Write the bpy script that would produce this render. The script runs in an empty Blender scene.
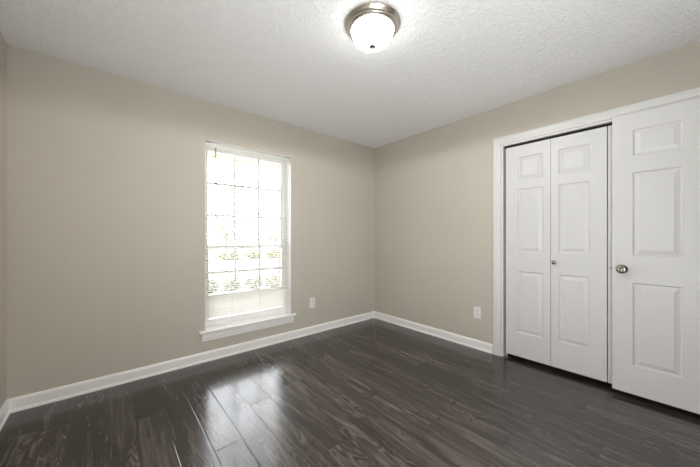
import bpy, bmesh, math, random
from mathutils import Vector, Matrix, noise as mnoise
random.seed(7)
S = bpy.context.scene
COL = S.collection
PI = math.pi

# ---------------------------------------------------------------- camera
cam_d = bpy.data.cameras.new('camera')
cam = bpy.data.objects.new('camera', cam_d); COL.objects.link(cam)
cam.location = (-2.920, -2.894, 1.167)
cam.rotation_euler = (PI/2, 0, -0.70426)
cam_d.sensor_width = 36.0
cam_d.lens = 283.59*36/700
cam_d.shift_y = 3.12/700
cam_d.clip_start = 0.02
S.camera = cam

# ---------------------------------------------------------------- world, sun, exposure
SKY = 2.7
world = bpy.data.worlds.new('overcast_sky'); S.world = world
world.use_nodes = True
wn = world.node_tree
bg = wn.nodes['Background']
bg.inputs[0].default_value = (0.93, 0.96, 1.0, 1)
bg.inputs[1].default_value = SKY
LAMP = 2.8
BULBS = 8.2
sun_d = bpy.data.lights.new('sun', 'SUN'); sun_d.energy = 10.0; sun_d.angle = math.radians(2); sun_d.color = (1.0, 0.97, 0.92)
sun = bpy.data.objects.new('sun', sun_d); COL.objects.link(sun)
sun.rotation_euler = (math.radians(49), 0, math.radians(4))       # high behind the house, shining away over the street
fl_d = bpy.data.lights.new('added_fill_low', 'POINT'); fl_d.energy = 8.0; fl_d.shadow_soft_size = 0.22; fl_d.color = (0.98, 0.98, 1.0)  # added fill behind the camera, lifts baseboards, doors and lower walls
fl = bpy.data.objects.new('added_fill_low', fl_d); COL.objects.link(fl)
fl.location = (-2.15, -3.1, 0.62)
fb_d = bpy.data.lights.new('added_fill_up', 'SPOT'); fb_d.energy = 25.0; fb_d.shadow_soft_size = 0.15; fb_d.color = (0.93, 0.97, 1.0)  # second added fill, aimed up to brighten ceiling and upper walls
fb_d.spot_size = math.radians(130); fb_d.spot_blend = 1.0
fb = bpy.data.objects.new('added_fill_up', fb_d); COL.objects.link(fb)
fb.location = (-2.6, -3.05, 1.0); fb.rotation_euler = (Vector((-0.9, -0.9, 2.44))-fb.location).to_track_quat('-Z', 'Y').to_euler()
S.view_settings.view_transform = 'Standard'
S.view_settings.look = 'None'
S.view_settings.gamma = 1
S.view_settings.use_curve_mapping = False
S.view_settings.exposure = 2.12

# ---------------------------------------------------------------- room numbers (metres)
RL, RD, H = -3.435, -3.36, 2.44          # left wall x, front wall y, ceiling
WX0, WX1, WZ0, WZ1 = -2.237, -1.343, 0.284, 2.071   # window opening
CY0, CY1, CZ = -1.757, -3.262, 2.045     # closet opening
DX0, DX1, DZ = -0.055, -0.835, 2.062     # doorway in the front wall

# ---------------------------------------------------------------- materials
def mat(name, col, rough=0.5, metal=0.0, spec=0.5):
    m = bpy.data.materials.new(name); m.use_nodes = True
    b = m.node_tree.nodes['Principled BSDF']
    b.inputs['Base Color'].default_value = (*col, 1)
    b.inputs['Roughness'].default_value = rough
    b.inputs['Metallic'].default_value = metal
    b.inputs['Specular IOR Level'].default_value = spec
    return m, m.node_tree, b
def N(nt, typ, **kw):
    n = nt.nodes.new(typ)
    for k, v in kw.items():
        if k in n.inputs.keys(): n.inputs[k].default_value = v
        else: setattr(n, k, v)
    return n
def L(nt, a, b): nt.links.new(a, b)
def coords(nt, scale=(1, 1, 1)):
    tc = N(nt, 'ShaderNodeTexCoord'); mp = N(nt, 'ShaderNodeMapping')
    mp.inputs['Scale'].default_value = scale
    L(nt, tc.outputs['Object'], mp.inputs['Vector'])
    return mp.outputs['Vector']
def add_bump(nt, b, h, strength, dist):
    bp = N(nt, 'ShaderNodeBump'); bp.inputs['Strength'].default_value = strength
    bp.inputs['Distance'].default_value = dist
    L(nt, h, bp.inputs['Height']); L(nt, bp.outputs['Normal'], b.inputs['Normal'])
def mottle(nt, b, col, amt, scale):
    n = N(nt, 'ShaderNodeTexNoise'); n.inputs['Scale'].default_value = scale
    n.inputs['Detail'].default_value = 3
    L(nt, coords(nt), n.inputs['Vector'])
    r = N(nt, 'ShaderNodeValToRGB')
    r.color_ramp.elements[0].position = 0.35; r.color_ramp.elements[1].position = 0.65
    r.color_ramp.elements[0].color = (*[c*(1-amt) for c in col], 1)
    r.color_ramp.elements[1].color = (*[min(1, c*(1+amt)) for c in col], 1)
    L(nt, n.outputs['Fac'], r.inputs['Fac']); L(nt, r.outputs['Color'], b.inputs['Base Color'])

M = {}
def wall_paint():
    m, nt, b = mat('greige_wall_paint', (0.555, 0.515, 0.445), 0.62, spec=0.35)
    mottle(nt, b, (0.555, 0.515, 0.445), 0.012, 1.7)
    n = N(nt, 'ShaderNodeTexNoise'); n.inputs['Scale'].default_value = 170; n.inputs['Detail'].default_value = 2
    L(nt, coords(nt), n.inputs['Vector']); add_bump(nt, b, n.outputs['Fac'], 0.12, 0.002)
    return m
M['wall'] = wall_paint()
def ceiling_paint():
    m, nt, b = mat('textured_ceiling_paint', (0.90, 0.90, 0.90), 0.8, spec=0.2)
    v = coords(nt)
    n1 = N(nt, 'ShaderNodeTexNoise'); n1.inputs['Scale'].default_value = 34; n1.inputs['Detail'].default_value = 4
    n1.inputs['Distortion'].default_value = 1.4
    n2 = N(nt, 'ShaderNodeTexVoronoi'); n2.inputs['Scale'].default_value = 55
    L(nt, v, n1.inputs['Vector']); L(nt, v, n2.inputs['Vector'])
    r = N(nt, 'ShaderNodeValToRGB')
    r.color_ramp.elements[0].position = 0.46; r.color_ramp.elements[1].position = 0.60
    L(nt, n1.outputs['Fac'], r.inputs['Fac'])
    a = N(nt, 'ShaderNodeMath', operation='MULTIPLY_ADD'); a.inputs[1].default_value = 0.35
    L(nt, n2.outputs['Distance'], a.inputs[0]); L(nt, r.outputs['Color'], a.inputs[2])
    add_bump(nt, b, a.outputs[0], 0.8, 0.003)
    return m
M['ceiling'] = ceiling_paint()
def trim_paint(name, col, rough, spec=0.5):
    m, nt, b = mat(name, col, rough, spec=spec)
    mottle(nt, b, col, 0.01, 3.0)
    return m
M['trim'] = trim_paint('white_trim_paint', (0.70, 0.695, 0.68), 0.38)
M['baseboard'] = trim_paint('gloss_white_baseboard_paint', (0.90, 0.895, 0.88), 0.3)
def door_paint():
    m, nt, b = mat('white_door_paint', (0.675, 0.672, 0.66), 0.42)
    n = N(nt, 'ShaderNodeTexNoise'); n.inputs['Scale'].default_value = 1.0; n.inputs['Detail'].default_value = 5
    L(nt, coords(nt, (60, 60, 3.2)), n.inputs['Vector']); add_bump(nt, b, n.outputs['Fac'], 0.16, 0.0015)
    return m
M['door'] = door_paint()
M['vinyl'] = trim_paint('white_window_vinyl', (0.87, 0.87, 0.86), 0.35)
M['plate'] = trim_paint('white_outlet_plastic', (0.82, 0.81, 0.80), 0.3)
M['slot'] = mat('dark_socket_slot', (0.03, 0.03, 0.03), 0.6)[0]
M['dark'] = mat('dark_steel_track', (0.035, 0.033, 0.03), 0.5, 0.6)[0]
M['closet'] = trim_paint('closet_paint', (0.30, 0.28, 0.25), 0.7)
def nickel(name, col, rough):
    m, nt, b = mat(name, col, rough, 1.0)
    n = N(nt, 'ShaderNodeTexNoise'); n.inputs['Scale'].default_value = 1; n.inputs['Detail'].default_value = 2
    L(nt, coords(nt, (20, 20, 400)), n.inputs['Vector']); add_bump(nt, b, n.outputs['Fac'], 0.05, 0.001)
    return m
M['nickel'] = nickel('brushed_nickel', (0.56, 0.52, 0.46), 0.28)
M['nickel_dark'] = nickel('satin_nickel_knob', (0.36, 0.34, 0.30), 0.16)
M['latch'] = nickel('worn_steel_latch', (0.25, 0.23, 0.2), 0.35)
def slat_mat():
    m = bpy.data.materials.new('white_blind_slats'); m.use_nodes = True; nt = m.node_tree
    b = nt.nodes['Principled BSDF']; b.inputs['Base Color'].default_value = (0.87, 0.865, 0.84, 1)
    b.inputs['Roughness'].default_value = 0.4
    t = N(nt, 'ShaderNodeBsdfTranslucent'); t.inputs['Color'].default_value = (0.88, 0.86, 0.84, 1)
    x = N(nt, 'ShaderNodeMixShader'); x.inputs[0].default_value = 0.45
    L(nt, b.outputs[0], x.inputs[1]); L(nt, t.outputs[0], x.inputs[2])
    L(nt, x.outputs[0], nt.nodes['Material Output'].inputs[0])
    return m
M['slat'] = slat_mat()
M['wand'] = mat('smoky_clear_plastic', (0.30, 0.29, 0.28), 0.2)[0]
M['cord'] = mat('off_white_cord', (0.62, 0.61, 0.58), 0.8)[0]
def pane_mat():
    m = bpy.data.materials.new('window_glass'); m.use_nodes = True; nt = m.node_tree
    nt.nodes.remove(nt.nodes['Principled BSDF'])
    tr = N(nt, 'ShaderNodeBsdfTransparent'); tr.inputs['Color'].default_value = (0.965, 0.965, 0.965, 1)
    gl = N(nt, 'ShaderNodeBsdfGlossy'); gl.inputs['Roughness'].default_value = 0.0
    fr = N(nt, 'ShaderNodeFresnel'); fr.inputs['IOR'].default_value = 1.45
    x = N(nt, 'ShaderNodeMixShader')
    L(nt, fr.outputs[0], x.inputs[0]); L(nt, tr.outputs[0], x.inputs[1]); L(nt, gl.outputs[0], x.inputs[2])
    L(nt, x.outputs[0], nt.nodes['Material Output'].inputs[0])
    return m
M['pane'] = pane_mat()
def glow_mat(name, col, s):
    m, nt, b = mat(name, (0.9, 0.9, 0.88), 0.3)
    b.inputs['Emission Color'].default_value = (*col, 1); b.inputs['Emission Strength'].default_value = s
    return m
M['bowl'] = glow_mat('lit_frosted_glass', (1.0, 0.98, 0.955), LAMP)

PW, PL = 0.153, 1.22                      # plank width, length
def floor_mat():
    m, nt, b = mat('dark_grey_wood_planks', (0.06, 0.05, 0.045), 0.25)
    tc = N(nt, 'ShaderNodeTexCoord'); sp = N(nt, 'ShaderNodeSeparateXYZ')
    L(nt, tc.outputs['Object'], sp.inputs[0])
    def mth(op, a, bb=None, c=None):
        n = N(nt, 'ShaderNodeMath', operation=op)
        for i, v in enumerate((a, bb, c)):
            if v is None: continue
            if isinstance(v, (int, float)): n.inputs[i].default_value = v
            else: L(nt, v, n.inputs[i])
        return n.outputs[0]
    u = mth('DIVIDE', mth('ADD', sp.outputs['X'], 2.333+PW*40), PW)
    iu = mth('FLOOR', u); fu = mth('FRACT', u)
    wr = N(nt, 'ShaderNodeTexWhiteNoise', noise_dimensions='1D'); L(nt, iu, wr.inputs['W'])
    v = mth('ADD', mth('DIVIDE', mth('ADD', sp.outputs['Y'], 20), PL), mth('MULTIPLY', wr.outputs['Value'], 7.0))
    iv = mth('FLOOR', v); fv = mth('FRACT', v)
    cb = N(nt, 'ShaderNodeCombineXYZ'); L(nt, iu, cb.inputs[0]); L(nt, iv, cb.inputs[1])
    wc = N(nt, 'ShaderNodeTexWhiteNoise', noise_dimensions='2D'); L(nt, cb.outputs[0], wc.inputs['Vector'])
    rnd = wc.outputs['Value']
    # grain space: every plank takes its own slice of the figure
    gx = mth('MULTIPLY', sp.outputs['X'], 1.0)
    def grain(sx, sy, det, dist, off):
        c = N(nt, 'ShaderNodeCombineXYZ')
        L(nt, mth('MULTIPLY', gx, sx), c.inputs[0]); L(nt, mth('MULTIPLY', sp.outputs['Y'], sy), c.inputs[1])
        L(nt, mth('MULTIPLY_ADD', rnd, 37.0, off), c.inputs[2])
        n = N(nt, 'ShaderNodeTexNoise'); n.inputs['Scale'].default_value = 1
        n.inputs['Detail'].default_value = det; n.inputs['Distortion'].default_value = dist
        L(nt, c.outputs[0], n.inputs['Vector']); return n.outputs['Fac']
    big = grain(8, 1.5, 2, 1.1, 0)
    fine = grain(125, 6.0, 4, 0.4, 5)
    mid = grain(19, 1.5, 4, 1.3, 11)
    rings = mth('MULTIPLY_ADD', mth('SINE', mth('MULTIPLY', big, 75.0)), 0.5, 0.5)
    rmask = grain(5, 1.5, 1, 0.0, 23)
    rm = N(nt, 'ShaderNodeMapRange'); rm.inputs['From Min'].default_value = 0.47; rm.inputs['From Max'].default_value = 0.62
    L(nt, rmask, rm.inputs['Value'])
    f = mth('MULTIPLY', mid, 0.66)
    f = mth('MULTIPLY_ADD', fine, 0.26, f)
    f = mth('MULTIPLY_ADD', mth('MULTIPLY', mth('SUBTRACT', rings, 0.5), rm.outputs[0]), 0.20, f)
    f = mth('MULTIPLY_ADD', mth('SUBTRACT', rnd, 0.5), 0.11, f)
    r = N(nt, 'ShaderNodeValToRGB'); e = r.color_ramp.elements
    e[0].position = 0.24; e[0].color = (0.012, 0.010, 0.0085, 1)
    e[1].position = 0.69; e[1].color = (0.150, 0.131, 0.116, 1)
    x = e.new(0.43); x.color = (0.036, 0.030, 0.026, 1)
    x = e.new(0.54); x.color = (0.075, 0.063, 0.055, 1)
    L(nt, f, r.inputs['Fac'])
    # seams between planks
    du = mth('MULTIPLY', mth('MINIMUM', fu, mth('SUBTRACT', 1.0, fu)), PW)
    dv = mth('MULTIPLY', mth('MINIMUM', fv, mth('SUBTRACT', 1.0, fv)), PL)
    d = mth('MINIMUM', du, dv)
    sm = N(nt, 'ShaderNodeMapRange'); sm.inputs['From Min'].default_value = 0.0008; sm.inputs['From Max'].default_value = 0.0045
    L(nt, d, sm.inputs['Value'])
    mx = N(nt, 'ShaderNodeMix', data_type='RGBA'); mx.inputs[6].default_value = (0.012, 0.010, 0.009, 1)
    L(nt, sm.outputs[0], mx.inputs[0]); L(nt, r.outputs['Color'], mx.inputs[7])
    L(nt, mx.outputs[2], b.inputs['Base Color'])
    rr = N(nt, 'ShaderNodeMapRange'); rr.inputs['To Min'].default_value = 0.15; rr.inputs['To Max'].default_value = 0.24
    L(nt, mid, rr.inputs['Value']); L(nt, rr.outputs[0], b.inputs['Roughness'])
    hgt = mth('ADD', mth('MULTIPLY', sm.outputs[0], 1.0), mth('MULTIPLY', fine, 0.15))
    hgt = mth('MULTIPLY_ADD', mth('MULTIPLY', rings, rm.outputs[0]), 0.05, hgt)
    add_bump(nt, b, hgt, 0.5, 0.0016)
    b.inputs['IOR'].default_value = 1.68
    return m
M['floor'] = floor_mat()
def rough_ground(name, col, amt, scale, rough=0.9):
    m, nt, b = mat(name, col, rough, spec=0.2); mottle(nt, b, col, amt, scale); return m
M['concrete'] = rough_ground('pinkish_concrete', (0.38, 0.33, 0.315), 0.05, 4)
M['lawn'] = rough_ground('dry_lawn', (0.34, 0.36, 0.26), 0.2, 6)
M['street'] = rough_ground('pale_asphalt', (0.36, 0.36, 0.36), 0.06, 5)
M['curb'] = rough_ground('curb_stone', (0.30, 0.29, 0.28), 0.08, 5)
M['leaf'] = rough_ground('shrub_leaves', (0.10, 0.12, 0.085), 0.4, 9, 0.6)
M['leaf_far'] = rough_ground('olive_leaves', (0.25, 0.27, 0.16), 0.35, 5, 0.6)
M['bark'] = rough_ground('grey_bark', (0.16, 0.13, 0.11), 0.3, 12)
M['brick'] = rough_ground('tan_brick', (0.36, 0.27, 0.21), 0.15, 10)
M['soffit'] = rough_ground('cream_soffit', (0.66, 0.61, 0.48), 0.02, 3)
M['shingle'] = rough_ground('grey_shingles', (0.14, 0.13, 0.12), 0.2, 14)

# ---------------------------------------------------------------- mesh helpers
def box(bm, a, b, bev=0.0):
    x0, x1 = sorted((a[0], b[0])); y0, y1 = sorted((a[1], b[1])); z0, z1 = sorted((a[2], b[2]))
    r = bmesh.ops.create_cube(bm, size=1, matrix=Matrix.Translation(((x0+x1)/2, (y0+y1)/2, (z0+z1)/2)) @ Matrix.Diagonal((x1-x0, y1-y0, z1-z0, 1)))
    if bev > 0:
        es = {e for v in r['verts'] for e in v.link_edges}
        bmesh.ops.bevel(bm, geom=list(es), offset=bev, segments=2, affect='EDGES', profile=0.6)
def sweep(bm, prof, path, frames, closed_prof=True):
    """prof: 2D points; frames: per path point (origin, U, V)"""
    rings = []
    for (o, U, V) in frames:
        rings.append([bm.verts.new(Vector(o)+Vector(U)*p[0]+Vector(V)*p[1]) for p in prof])
    n = len(prof)
    for a, b in zip(rings[:-1], rings[1:]):
        for i in range(n if closed_prof else n-1):
            j = (i+1) % n
            bm.faces.new((a[i], a[j], b[j], b[i]))
    if closed_prof:
        bm.faces.new(rings[0][::-1]); bm.faces.new(rings[-1])
def lathe(bm, prof, seg=48, mtx=Matrix.Identity(4)):
    """prof: (radius, height) from one end to the other, about local Z"""
    rings = []
    for r, z in prof:
        if r < 1e-6: rings.append([bm.verts.new(mtx @ Vector((0, 0, z)))])
        else: rings.append([bm.verts.new(mtx @ Vector((r*math.cos(2*PI*k/seg), r*math.sin(2*PI*k/seg), z))) for k in range(seg)])
    for a, b in zip(rings[:-1], rings[1:]):
        for k in range(seg):
            j = (k+1) % seg
            vs = [a[k % len(a)]] + ([a[j]] if len(a) > 1 else []) + ([b[j]] if len(b) > 1 else []) + [b[k % len(b)]]
            if len(set(vs)) >= 3: bm.faces.new(vs)
def tube(bm, p0, p1, r, seg=8):
    p0, p1 = Vector(p0), Vector(p1); d = (p1-p0); q = d.to_track_quat('Z', 'Y').to_matrix().to_4x4()
    lathe(bm, [(0, 0), (r, 0), (r, d.length), (0, d.length)], seg, Matrix.Translation(p0) @ q)
def obj(name, bm, m, parent=None, smooth=False, loc=None):
    bmesh.ops.recalc_face_normals(bm, faces=bm.faces)
    me = bpy.data.meshes.new(name); bm.to_mesh(me); bm.free()
    o = bpy.data.objects.new(name, me); COL.objects.link(o)
    if m: me.materials.append(m)
    if smooth:
        for p in me.polygons: p.use_smooth = True
        me.set_sharp_from_angle(angle=math.radians(40))
    if parent:
        o.parent = parent
    if loc: o.location = loc
    return o
def tag(o, label, cat=None, group=None, kind=None):
    o['label'] = label
    if cat: o['category'] = cat
    if group: o['group'] = group
    if kind: o['kind'] = kind
    return o
def thing(name, label, cat, loc=(0, 0, 0), rz=0, group=None, kind=None):
    o = bpy.data.objects.new(name, None); COL.objects.link(o)
    o.location = loc; o.rotation_euler = (0, 0, rz); o.empty_display_size = 0.1
    return tag(o, label, cat, group, kind)
def boxes(name, lst, m, parent=None, bev=0.0, **k):
    bm = bmesh.new()
    for a, b in lst: box(bm, a, b, bev)
    return obj(name, bm, m, parent, **k)
ST = dict(kind='structure')

# ---------------------------------------------------------------- shell
bm = bmesh.new(); box(bm, (RL-0.12, RD-0.06, -0.12), (0.06, 0.2, 0))
tag(obj('floor', bm, M['floor']), 'dark grey-brown wood plank floor with a window reflection', 'floor', **ST)
bm = bmesh.new(); box(bm, (RL-0.12, RD-0.12, H), (0.12, 0.2, H+0.15))
tag(obj('ceiling', bm, M['ceiling']), 'off-white ceiling with knockdown texture', 'ceiling', **ST)
TW = 0.2
tag(boxes('wall_back', [((RL, 0, 0), (WX0, TW, H)), ((WX1, 0, 0), (0, TW, H)), ((WX0, 0, 0), (WX1, TW, WZ0)), ((WX0, 0, WZ1), (WX1, TW, H))], M['wall']),
    'greige wall with the window in it', 'wall', **ST)
tag(boxes('wall_left', [((RL-0.12, RD, 0), (RL, TW, H))], M['wall']), 'narrow strip of greige wall at far left edge', 'wall', **ST)
tag(boxes('wall_right', [((0, TW, 0), (0.12, CY0+0.02, H)), ((0, CY1-0.02, 0), (0.12, RD, H)), ((0, CY0+0.02, CZ+0.02), (0.12, CY1-0.02, H))], M['wall']),
    'greige wall holding the closet doors', 'wall', **ST)
tag(boxes('wall_front', [((RL-0.12, RD-0.12, 0), (DX1-0.02, RD, H)), ((DX1-0.02, RD-0.12, DZ+0.02), (DX0+0.02, RD, H)), ((DX0+0.02, RD-0.12, 0), (0.12, RD, H))], M['wall']),
    'greige wall behind the camera with the entry doorway', 'wall', **ST)
# closet behind the bifold doors
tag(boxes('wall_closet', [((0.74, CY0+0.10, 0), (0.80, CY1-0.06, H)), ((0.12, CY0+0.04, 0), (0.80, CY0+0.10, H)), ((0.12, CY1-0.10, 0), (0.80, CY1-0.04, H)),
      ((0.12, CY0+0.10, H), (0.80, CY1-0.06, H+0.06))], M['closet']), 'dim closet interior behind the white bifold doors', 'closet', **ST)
bm = bmesh.new(); box(bm, (0.06, CY0+0.1, -0.12), (0.8, CY1-0.1, 0))
tag(obj('floor_closet', bm, M['floor']), 'dark plank floor inside the closet', 'floor', **ST)
# hall beyond the doorway behind the camera
HY = RD-0.12
tag(boxes('wall_hall', [((-1.6, HY-1.2, 0), (0.5, HY-1.1, H)), ((-1.7, HY-1.2, 0), (-1.6, HY, H)), ((0.4, HY-1.1, 0), (0.5, HY, H)),
      ((-1.7, HY-1.2, H), (0.5, HY, H+0.1))], M['wall']), 'hallway walls beyond the entry doorway', 'wall', **ST)
bm = bmesh.new(); box(bm, (-1.7, HY-1.2, -0.12), (0.5, RD-0.06, 0))
tag(obj('floor_hall', bm, M['floor']), 'dark plank floor of the hallway', 'floor', **ST)

# ---------------------------------------------------------------- baseboards
BH = 0.0926
BP = [(0, 0), (0.019, 0), (0.019, 0.008), (0.0165, 0.016), (0.0115, 0.020), (0.0115, 0.074), (0.0095, 0.080), (0.008, 0.0855), (0.004, BH), (0, BH)]
def baseboard(name, p0, p1, inward, label, m0=0, m1=0):
    """p0->p1 along the wall, inward = unit vector into the room; m0, m1 = mitre signs"""
    p0, p1, n = Vector(p0), Vector(p1), Vector(inward); d = (p1-p0).normalized()
    bm = bmesh.new(); ra = []; rb = []
    for t, z in BP:
        ra.append(bm.verts.new(p0+n*t+d*(t*m0)+Vector((0, 0, z)))); rb.append(bm.verts.new(p1+n*t-d*(t*m1)+Vector((0, 0, z))))
    k = len(BP)
    for i in range(k):
        j = (i+1) % k; bm.faces.new((ra[i], ra[j], rb[j], rb[i]))
    bm.faces.new(ra[::-1]); bm.faces.new(rb)
    tag(obj(name, bm, M['baseboard']), label, 'baseboard', **ST)
baseboard('baseboard_back', (RL, 0, 0), (0, 0, 0), (0, -1, 0), 'white baseboard under the window wall', 1, 1)
baseboard('baseboard_left', (RL, 0, 0), (RL, RD, 0), (1, 0, 0), 'white baseboard along the far left wall strip', 1, 1)
baseboard('baseboard_right', (0, 0, 0), (0, -1.661, 0), (-1, 0, 0), 'white baseboard between corner and closet casing', 1, 0)
baseboard('baseboard_front', (RL, RD, 0), (DX1-0.078, RD, 0), (0, 1, 0), 'white baseboard behind the camera', 1, 0)

# ---------------------------------------------------------------- door and closet casings
CW = 0.074
CP = [(0, 0), (0, 0.008), (0.004, 0.011), (0.018, 0.012), (0.026, 0.016), (0.052, 0.018), (0.066, 0.018), (0.072, 0.015), (CW, 0.011), (CW, 0)]   # from inner edge outwards, thickness
def casing(name, label, origin, U, Nrm, a0, a1, zt, close_right=True, m=None):
    """U along the wall, a0/a1 inner edges measured on U, zt inner top; mitred at the head"""
    bm = bmesh.new(); U = Vector(U); Nn = Vector(Nrm); O = Vector(origin); rings = []
    s = 1 if a1 > a0 else -1
    def ring(fu, fz):
        return [bm.verts.new(O+U*fu(w)+Nn*t+Vector((0, 0, fz(w)))) for w, t in CP]
    rings.append(ring(lambda w: a0-s*w, lambda w: 0))
    rings.append(ring(lambda w: a0-s*w, lambda w: zt+w))
    rings.append(ring(lambda w: a1+s*w, lambda w: zt+w))
    rings.append(ring(lambda w: a1+s*w, lambda w: 0))
    k = len(CP)
    for A, B in zip(rings[:-1], rings[1:]):
        for i in range(k):
            j = (i+1) % k; bm.faces.new((A[i], A[j], B[j], B[i]))
    bm.faces.new(rings[0][::-1]); bm.faces.new(rings[-1])
    return tag(obj(name, bm, m or M['trim']), label, 'door casing', **ST)
casing('trim_1', 'white casing framing the closet opening', (0, 0, 0), (0, 1, 0), (-1, 0, 0), -1.738, -3.276, 2.064)
casing('trim_2', 'white casing around the entry doorway behind the camera', (0, RD, 0), (1, 0, 0), (0, 1, 0), DX1-0.004, DX0-0.026+0.008, DZ+0.01)
tag(boxes('trim_3', [((0.0, CY0, 0), (0.12, CY0+0.02, CZ+0.02)), ((0.0, CY1, 0), (0.12, CY1-0.02, CZ+0.02)), ((0.0, CY0, CZ), (0.12, CY1, CZ+0.02))], M['trim']),
    'white jamb boards lining the closet opening', 'door jamb', **ST)
tag(boxes('trim_4', [((DX0, RD-0.12, 0), (DX0+0.02, RD, DZ+0.02)), ((DX1, RD-0.12, 0), (DX1-0.02, RD, DZ+0.02)), ((DX0, RD-0.12, DZ), (DX1, RD, DZ+0.02))], M['trim']),
    'white jamb boards lining the entry doorway', 'door jamb', **ST)
tag(boxes('trim_5', [((0.022, CY0-0.002, CZ-0.010), (0.052, CY1+0.002, CZ))], M['dark']), 'dark steel track above the bifold doors', 'door track', **ST)

# ---------------------------------------------------------------- moulded doors
def slab(bm, w, h, t, panels, rings=((0, 0), (0.003, 0.0050), (0.008, 0.0095), (0.012, 0.0100), (0.036, 0.0030), (0.040, 0.0015))):
    """door leaf: local X = width, Y = thickness (front at y=0, back at y=t), Z = height"""
    for y0, sgn in ((0, 1), (t, -1)):
        xs = sorted({0, w} | {p[0] for p in panels} | {p[1] for p in panels})
        zs = sorted({0, h} | {p[2] for p in panels} | {p[3] for p in panels})
        vd = {}
        def V(x, z, d=0):
            k = (round(x, 5), round(z, 5), round(d, 5))
            if k not in vd: vd[k] = bm.verts.new((x, y0+sgn*d, z))
            return vd[k]
        for i in range(len(xs)-1):
            for j in range(len(zs)-1):
                xa, xb, za, zb = xs[i], xs[i+1], zs[j], zs[j+1]
                if any(abs(p[0]-xa) < 1e-6 and abs(p[1]-xb) < 1e-6 and abs(p[2]-za) < 1e-6 and abs(p[3]-zb) < 1e-6 for p in panels):
                    prev = None
                    for ins, d in rings:
                        q = [V(xa+ins, za+ins, d), V(xb-ins, za+ins, d), V(xb-ins, zb-ins, d), V(xa+ins, zb-ins, d)]
                        if prev:
                            for k in range(4): bm.faces.new((prev[k], prev[(k+1) % 4], q[(k+1) % 4], q[k]))
                        prev = q
                    bm.faces.new(prev)
                else:
                    bm.faces.new((V(xa, za), V(xb, za), V(xb, zb), V(xa, zb)))
    # rim
    c = [(0, 0), (w, 0), (w, h), (0, h)]
    for k in range(4):
        (x0, z0), (x1, z1) = c[k], c[(k+1) % 4]
        bm.faces.new([bm.verts.new(q) for q in ((x0, 0, z0), (x1, 0, z1), (x1, t, z1), (x0, t, z0))])
    bmesh.ops.remove_doubles(bm, verts=bm.verts, dist=1e-5)
RZ = -PI/2      # local +X -> world -Y ; local +Y (door back) -> world +X
ZP = ((1.700, 1.915), (1.022, 1.615), (0.262, 0.842))
def bifold(name, y0, label, knob_leaf, wide_first):
    t = thing(name, label, 'bifold door', (0.02, y0, 0.038), RZ, kind='structure')
    lw, h = 0.366, 1.984
    for i in range(2):
        outer = (i == 0)
        pa, pb = (0.106, lw-0.056) if outer else (0.056, lw-0.104)
        bm = bmesh.new(); slab(bm, lw, h, 0.035, [(pa, pb, a-0.038, b-0.038) for a, b in ZP])
        lf = obj('door_leaf', bm, M['door'], t, loc=(i*(lw+0.003), 0, 0))
        if i == knob_leaf:
            bm = bmesh.new()
            mt = Matrix.Translation((0.028 if i == 1 else lw-0.028, 0, 0.906)) @ Matrix.Rotation(PI/2, 4, 'X')
            lathe(bm, [(0, -0.002), (0.011, -0.002), (0.011, 0.003), (0.006, 0.005), (0.0055, 0.013), (0.013, 0.017), (0.0165, 0.022), (0.0165, 0.026), (0.012, 0.030), (0, 0.0315)], 28, mt)
            k = obj('knob', bm, M['nickel_dark'], lf, smooth=True); k['label'] = 'small round satin nickel pull'
    # pivot hardware at the floor and at the head
    px = 0.012 if knob_leaf == 1 else 2*lw-0.009
    b = boxes('pivot_bracket', [((px-0.026, -0.014, -0.038), (px+0.026, 0.03, -0.0355)), ((px-0.004, 0.012, -0.0355), (px+0.004, 0.02, 0.0)),
                                ((px-0.026, 0.022, -0.0355), (px+0.0, 0.0245, -0.012))], M['nickel'], t)
    b['label'] = 'steel floor pivot bracket'
    return t
bifold('door_1', -1.773, 'white panelled bifold closet door with a small round pull, left of the open entry door', 1, True)
bifold('door_2', -2.514, 'white bifold closet door mostly hidden behind the open entry door', 0, False)

# entry door, swung open against the closet
ed = thing('door_3', 'white six-panel entry door swung open at right edge, with nickel knob', 'door', (-0.056, -2.547, 0.036), RZ, kind='structure')
EP = [(a-0.040, b-0.040) for a, b in ((1.752, 1.938), (1.035, 1.632), (0.243, 0.840))]
bm = bmesh.new(); slab(bm, 0.765, 2.018, 0.035, [(xa, xb, a, b) for a, b in EP for xa, xb in ((0.110, 0.345), (0.420, 0.655))])
leaf = obj('door_leaf', bm, M['door'], ed)
def knob(parent, y, s, name='door_knob'):
    bm = bmesh.new()
    mt = Matrix.Translation((0.055, y, 0.894)) @ Matrix.Rotation(s*PI/2, 4, 'X')
    lathe(bm, [(0, -0.003), (0.031, -0.003), (0.032, 0.002), (0.029, 0.006), (0.017, 0.009), (0.0125, 0.013), (0.0125, 0.026), (0.018, 0.032), (0.026, 0.040), (0.029, 0.048),
               (0.028, 0.055), (0.023, 0.060), (0.014, 0.0615), (0.011, 0.0600), (0.0095, 0.0580), (0, 0.0580)], 40, mt)
    k = obj(name, bm, M['nickel_dark'], parent, smooth=True); k['label'] = 'round satin nickel knob'
    bm = bmesh.new(); lathe(bm, [(0, 0.0575), (0.006, 0.0575), (0.0055, 0.0600), (0, 0.0605)], 20, mt)
    q = obj('lock_button', bm, M['nickel'], k, smooth=True)
knob(leaf, 0, 1)
bm = bmesh.new(); box(bm, (-0.0012, 0.005, 0.866), (0.0002, 0.030, 0.922)); box(bm, (-0.011, 0.011, 0.885), (-0.0011, 0.024, 0.903), 0.003)
lt = obj('latch', bm, M['latch'], leaf); lt['label'] = 'dark steel latch bolt on the door edge'
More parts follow.
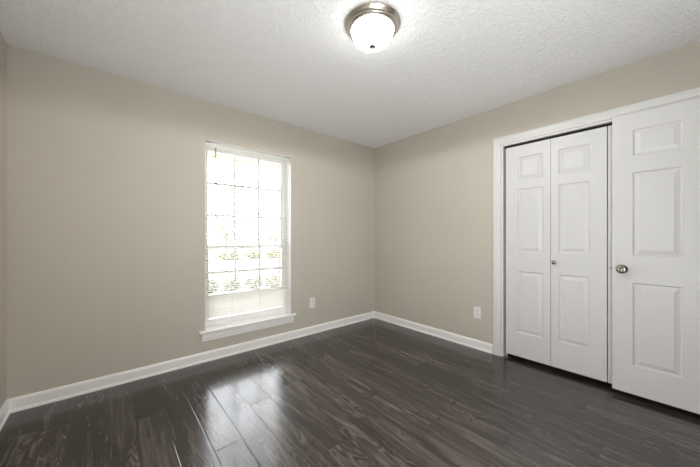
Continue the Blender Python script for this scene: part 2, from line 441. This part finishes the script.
for z in (0.18, 1.0, 1.82):
    bm = bmesh.new(); tube(bm, (0.770, -0.002, z-0.045), (0.770, -0.002, z+0.045), 0.006, 12)
    box(bm, (0.7645, 0.0, z-0.045), (0.7665, 0.033, z+0.045))
    obj('hinge', bm, M['nickel'], ed)

# ---------------------------------------------------------------- window
FY0, FY1 = 0.105, 0.175
w = thing('window_1', 'white double-hung window with grids and a projecting sill, behind blinds', 'window', ((WX0+WX1)/2, 0, WZ0), kind='structure')
OX, OZ = (WX0+WX1)/2, WZ0
def wbox(name, lst, m, parent=None, bev=0.0):
    return boxes(name, [((a[0]-OX, a[1], a[2]-OZ), (b[0]-OX, b[1], b[2]-OZ)) for a, b in lst], m, parent or w, bev)
fw = 0.030
wbox('window_frame', [((WX0, FY0, WZ0), (WX0+fw, FY1, WZ1)), ((WX1-fw, FY0, WZ0), (WX1, FY1, WZ1)), ((WX0+fw, FY0, WZ0), (WX1-fw, FY1, WZ0+0.025)),
                      ((WX0+fw, FY0, WZ1-0.025), (WX1-fw, FY1, WZ1))], M['vinyl'])
MR = 1.055
def sash(name, z0, z1, y0, rb, rt):
    xa, xb = WX0+fw, WX1-fw; st = 0.028; yt = y0+0.028
    s = wbox(name, [((xa, y0, z0), (xa+st, yt, z1)), ((xb-st, y0, z0), (xb, yt, z1)), ((xa+st, y0, z0), (xb-st, yt, z0+rb)), ((xa+st, y0, z1-rt), (xb-st, yt, z1))], M['vinyl'])
    ga, gb, gz0, gz1 = xa+st, xb-st, z0+rb, z1-rt
    def sub(nm, lst, m):
        o = boxes(nm, [((a[0]-OX, a[1], a[2]-OZ), (b[0]-OX, b[1], b[2]-OZ)) for a, b in lst], m, s); return o
    pm = (y0+yt)/2
    p = sub('glass_pane', [((ga-0.004, pm-0.0015, gz0-0.004), (gb+0.004, pm+0.0015, gz1+0.004))], M['pane'])
    bars = []
    for k in (1, 2):
        x = ga+(gb-ga)*k/3; bars.append(((x-0.010, pm-0.006, gz0), (x+0.010, pm-0.002, gz1)))
        z = gz0+(gz1-gz0)*k/3; bars.append(((ga, pm-0.0062, z-0.010), (gb, pm-0.0018, z+0.010)))
    sub('window_grid', bars, M['vinyl'])
    return s
sash('lower_sash', WZ0+0.025, MR+0.016, FY0+0.006, 0.045, 0.030)
sash('upper_sash', MR-0.016, WZ1-0.025, FY0+0.037, 0.030, 0.032)
wbox('sash_lock', [((-1.82, FY0-0.004, MR+0.016), (-1.76, FY0+0.03, MR+0.026))], M['vinyl'], bev=0.003)
# jamb liner (painted returns), sill stool and apron
wbox('window_jamb', [((WX0, 0.0005, WZ0+0.001), (WX0+0.003, FY0, WZ1)), ((WX1-0.003, 0.0005, WZ0+0.001), (WX1, FY0, WZ1)), ((WX0+0.003, 0.0005, WZ1-0.003), (WX1-0.003, FY0, WZ1))], M['baseboard'])
bm = bmesh.new()
prof = [(FY0, WZ0+0.004), (FY0, WZ0-0.020), (-0.022, WZ0-0.020), (-0.029, WZ0-0.017), (-0.033, WZ0-0.010), (-0.033, WZ0-0.006), (-0.029, WZ0+0.001), (-0.022, WZ0+0.004)]
box(bm, (WX0-OX, 0.0, -0.020), (WX1-OX, FY0, 0.004))
pr = [(-0.0, 0.004), (-0.0, -0.020), (-0.024, -0.020), (-0.031, -0.017), (-0.034, -0.010), (-0.034, -0.005), (-0.031, 0.001), (-0.024, 0.004)]
A = [bm.verts.new((-2.289-OX, y, z)) for y, z in pr]; B = [bm.verts.new((-1.292-OX, y, z)) for y, z in pr]
for i in range(len(pr)):
    j = (i+1) % len(pr); bm.faces.new((A[i], A[j], B[j], B[i]))
bm.faces.new(A[::-1]); bm.faces.new(B)
obj('window_sill', bm, M['baseboard'], w)
bm = bmesh.new()
pr = [(0, -0.020), (-0.016, -0.020), (-0.016, -0.062), (-0.012, -0.072), (-0.010, -0.092), (0, -0.094)]
A = [bm.verts.new((-2.268-OX, y, z)) for y, z in pr]; B = [bm.verts.new((-1.313-OX, y, z)) for y, z in pr]
for i in range(len(pr)):
    j = (i+1) % len(pr); bm.faces.new((A[i], A[j], B[j], B[i]))
bm.faces.new(A[::-1]); bm.faces.new(B)
obj('window_apron', bm, M['baseboard'], w)

# ---------------------------------------------------------------- venetian blind
BX0, BX1, BY = WX0+0.008, WX1-0.008, 0.036
vb = thing('venetian_blind', 'white mini blind with open slats hanging in the window', 'blind', (OX, BY, WZ1-0.004))
def bl(p): return (p[0]-OX, p[1]-BY, p[2]-(WZ1-0.004))
def blbox(name, lst, m, bev=0.0):
    return boxes(name, [(bl(a), bl(b)) for a, b in lst], m, vb, bev)
HT = WZ1-0.012
blbox('headrail', [((BX0, BY-0.0135, HT-0.028), (BX1, BY+0.0135, HT))], M['slat'], 0.002)
for x0, x1 in ((BX0-0.004, BX0+0.05), (BX1-0.05, BX1+0.004)):
    o = blbox('bracket', [((x0, BY-0.016, HT+0.0005), (x1, BY+0.015, HT+0.0045))], M['latch'])
    o['label'] = 'dark mounting bracket above the headrail'
PITCH = 0.0205; ZB = 0.372
zs = []; z = HT-0.028-0.014
while z > ZB+0.014: zs.append(z); z -= PITCH
bm = bmesh.new()
for z in zs:
    q = []
    for k in range(6):
        a = (k/5-0.5)*0.0245
        zz = 0.0017*(1-(2*a/0.0245)**2)
        tilt = 0.40 if z > 0.575 else 0.85
        q.append((a, zz+a*tilt))
    va = [bm.verts.new(bl((BX0+0.003, BY+a, z+h))) for a, h in q]; vb_ = [bm.verts.new(bl((BX1-0.003, BY+a, z+h))) for a, h in q]
    for k in range(5): bm.faces.new((va[k], va[k+1], vb_[k+1], vb_[k]))
sl = obj('slats', bm, M['slat'], vb)
md = sl.modifiers.new('thickness', 'SOLIDIFY'); md.thickness = 0.0004
blbox('bottom_rail', [((BX0+0.002, BY-0.0125, ZB-0.006), (BX1-0.002, BY+0.0125, ZB+0.006))], M['slat'], 0.003)
for x in (-2.205, -1.985, -1.702, -1.395):
    bm = bmesh.new()
    for dy in (-0.0132, 0.0132): tube(bm, bl((x, BY+dy, HT-0.028)), bl((x, BY+dy, ZB)), 0.0007, 5)
    obj('ladder_cord', bm, M['cord'], vb)
bm = bmesh.new(); tube(bm, bl((-2.140, BY-0.021, 2.018)), bl((-2.136, BY-0.021, 1.292)), 0.006, 8)
tube(bm, bl((-2.140, BY-0.013, 2.020)), bl((-2.140, BY-0.021, 2.018)), 0.002, 6)
o = obj('wand', bm, M['wand'], vb); o['label'] = 'thin grey tilt wand'

# ---------------------------------------------------------------- ceiling light
LX, LY = -1.717, -1.686
def ceiling_light(name, label, x, y, z, glow):
    t = thing(name, label, 'ceiling light', (x, y, z))
    bm = bmesh.new()
    lathe(bm, [(0, 0), (0.162, 0), (0.166, -0.003), (0.167, -0.009), (0.164, -0.014), (0.158, -0.017), (0.156, -0.021), (0.151, -0.026), (0.147, -0.028), (0.146, -0.033), (0.141, -0.038), (0.136, -0.039), (0.134, -0.043), (0.129, -0.044), (0.126, -0.040), (0.1255, -0.030), (0, -0.030)], 72)
    obj('rim', bm, M['nickel'], t, smooth=True)
    bm = bmesh.new(); pr = []
    for k in range(15):
        a = k/14*PI/2
        pr.append((0.125*math.cos(a)**0.80 if k < 14 else 0, -0.042-0.092*math.sin(a)))
    lathe(bm, [(0.125, -0.034)] + pr, 56)
    obj('glass_shade', bm, glow, t, smooth=True)
    bm = bmesh.new()
    lathe(bm, [(0, -0.1325), (0.019, -0.1325), (0.0215, -0.135), (0.0205, -0.139), (0.008, -0.143), (0.005, -0.146), (0.0065, -0.151), (0.0055, -0.156), (0, -0.159)], 24)
    obj('finial', bm, M['nickel'], t, smooth=True)
    return t
cl = ceiling_light('ceiling_light', 'lit flush-mount ceiling light with frosted bowl and nickel rim', LX, LY, H, M['bowl'])
sd = bpy.data.lights.new('ceiling_light_bulbs', 'SPOT'); sd.energy = BULBS; sd.shadow_soft_size = 0.03
sd.spot_size = math.radians(180); sd.spot_blend = 0.12; sd.color = (1.0, 0.98, 0.955)
so = bpy.data.objects.new('ceiling_light_bulbs', sd); COL.objects.link(so); so.parent = cl; so.location = (0, 0, -0.195)

# ---------------------------------------------------------------- outlets
def outlet(label, loc, rz):
    t = thing('wall_outlet', label, 'outlet', loc, rz, 'white duplex wall outlets')
    bm = bmesh.new(); box(bm, (-0.037, -0.006, -0.060), (0.037, -0.0001, 0.060), 0.0025)
    obj('cover_plate', bm, M['plate'], t)
    for z in (0.021, -0.021):
        bm = bmesh.new(); box(bm, (-0.0165, -0.0078, z-0.0135), (0.0165, -0.0058, z+0.0135), 0.0015)
        r = obj('socket', bm, M['plate'], t)
        bm = bmesh.new()
        for x, hh in ((-0.006, 0.0045), (0.006, 0.0038)): box(bm, (x-0.0012, -0.0081, z+0.002-hh), (x+0.0012, -0.0076, z+0.003+hh))
        tube(bm, (0, -0.0081, z-0.0085), (0, -0.0076, z-0.0085), 0.0025, 10)
        obj('slots', bm, M['slot'], r)
    bm = bmesh.new(); tube(bm, (0, -0.0072, 0), (0, -0.0058, 0), 0.0032, 12); obj('screw', bm, M['nickel'], t)
outlet('white outlet on the window wall, between window and corner', (-1.060, 0, 0.372), 0)
outlet('white outlet on the closet wall, beside the closet casing', (0, -1.504, 0.378), RZ)

# ---------------------------------------------------------------- outside
GZ = -0.15
tag(boxes('ground_patio', [((-8, TW, GZ-0.1), (9, 3.6, GZ))], M['concrete']), 'pinkish concrete strip right outside the window', 'pavement', **ST)
tag(boxes('ground_lawn', [((-14, 3.6, GZ-0.1), (24, 8.45, GZ-0.005)), ((-14, 13.2, GZ-0.1), (40, 60, GZ-0.005))], M['lawn']), 'pale washed-out lawn seen through the blinds', 'lawn', **ST)
tag(boxes('ground_street', [((-14, 8.6, GZ-0.2), (40, 13.05, GZ-0.07))], M['street']), 'pale street seen through the blinds', 'street', **ST)
tag(boxes('curb_near', [((-14, 8.45, GZ-0.2), (40, 8.6, GZ+0.02))], M['curb']), 'near street curb seen through the blinds', 'curb', **ST)
tag(boxes('curb_far', [((-14, 13.05, GZ-0.2), (40, 13.2, GZ+0.02))], M['curb']), 'far street curb seen through the blinds', 'curb', **ST)
# outer shell of the house around the window: brick face, eave
tag(boxes('wall_exterior', [((-6, TW, GZ), (WX0+0.015, TW+0.09, 2.30)), ((WX1-0.015, TW, GZ), (4, TW+0.09, 2.30)), ((WX0+0.015, TW, GZ), (WX1-0.015, TW+0.09, WZ0+0.01)), ((WX0+0.015, TW, WZ1-0.01), (WX1-0.015, TW+0.09, 2.30))], M['brick']),
    'tan brick outer face of the window wall', 'wall', **ST)
tag(boxes('roof_eave', [((-6, TW+0.09, 2.115), (4, 0.72, 2.14)), ((-6, 0.70, 2.105), (4, 0.73, 2.30))], M['soffit']), 'cream eave soffit above the window outside', 'eave', **ST)
bm = bmesh.new()
vs = [bm.verts.new(q) for q in ((-6, 0.80, 2.27), (4, 0.80, 2.27), (4, -2.0, 3.6), (-6, -2.0, 3.6), (-6, -4.9, 2.27), (4, -4.9, 2.27))]
bm.faces.new((vs[0], vs[1], vs[2], vs[3])); bm.faces.new((vs[3], vs[2], vs[5], vs[4]))
ro = obj('roof', bm, M['shingle']); tag(ro, 'shingled house roof above the room', 'roof', **ST)
md = ro.modifiers.new('t', 'SOLIDIFY'); md.thickness = 0.03; md.offset = 1

def leafy(bm, c, r, n, size, seed):
    rnd = random.Random(seed)
    for _ in range(n):
        while True:
            p = Vector((rnd.uniform(-1, 1), rnd.uniform(-1, 1), rnd.uniform(-1, 1)))
            if 0.35 < p.length < 1.0+0.25*mnoise.noise(Vector(p)*2.3+Vector((seed, 0, 0))): break
        p = Vector((p.x*r[0], p.y*r[1], p.z*r[2]))+Vector(c)
        if p.z < 0.0: continue
        q = Matrix.Rotation(rnd.uniform(0, 6.3), 3, 'Z') @ Matrix.Rotation(rnd.uniform(-1.2, 1.2), 3, 'X')
        s = size*rnd.uniform(0.6, 1.3)
        v = [bm.verts.new(p+q @ Vector(t)) for t in ((-s, 0, 0), (0, -s*0.45, s*0.15), (s, 0, 0), (0, s*0.45, s*0.15))]
        bm.faces.new(v)
def shrub(label, x, y, r, n, leafm, size, seed, group, name='shrub'):
    t = thing(name, label, 'shrub', (x, y, GZ-0.005), 0, group)
    bm = bmesh.new(); leafy(bm, (0, 0, r[2]*0.95), r, n, size, seed); obj('foliage', bm, leafm, t)
    bm = bmesh.new()
    for k in range(5):
        a = k*1.26+seed; tube(bm, (0.03*math.cos(a), 0.03*math.sin(a), -0.02), (r[0]*0.5*math.cos(a), r[1]*0.5*math.sin(a), r[2]*1.1), 0.012, 6)
    obj('stem', bm, M['bark'], t)
near = [(-1.12, 'leftmost'), (-0.62, 'second'), (-0.10, 'third'), (0.40, 'fourth')]
for i, (x, wd) in enumerate(near):
    shrub('low dark shrub beyond the lower panes, %s from the left' % wd, x, 4.35-0.08*i, (0.23, 0.22, 0.15), 900, M['leaf'], 0.035, 3+i, 'low shrubs outside the window')
for i, (x, r, wd) in enumerate(((2.45, (0.75, 0.6, 0.26), 'left'), (3.85, (0.5, 0.5, 0.24), 'middle'), (5.15, (0.55, 0.5, 0.25), 'right'))):
    shrub('olive bush across the street, %s one of three' % wd, x, 14.0, r, 900, M['leaf_far'], 0.09, 20+i, 'olive bushes across the street', 'bush')
for i, (x, y, h, rr, wd) in enumerate(((4.6, 22.0, 2.6, 1.3, 'pale leafy tree across the street, behind the left panes'), (9.2, 22.5, 2.4, 1.1, 'pale leafy tree across the street, behind the right panes'))):
    t = thing('tree', wd, 'tree', (x, y, GZ-0.005), 0, 'trees across the street')
    bm = bmesh.new(); leafy(bm, (0, 0, h*0.72), (rr, rr, h*0.42), 900, 0.14, 40+i); obj('foliage', bm, M['leaf_far'], t)
    bm = bmesh.new(); tube(bm, (0, 0, -0.05), (0.05, 0, h*0.7), 0.09, 10)
    for k in range(4): a = k*1.6; tube(bm, (0.03, 0, h*0.42), (0.6*math.cos(a), 0.6*math.sin(a), h*0.8), 0.035, 6)
    obj('trunk', bm, M['bark'], t)
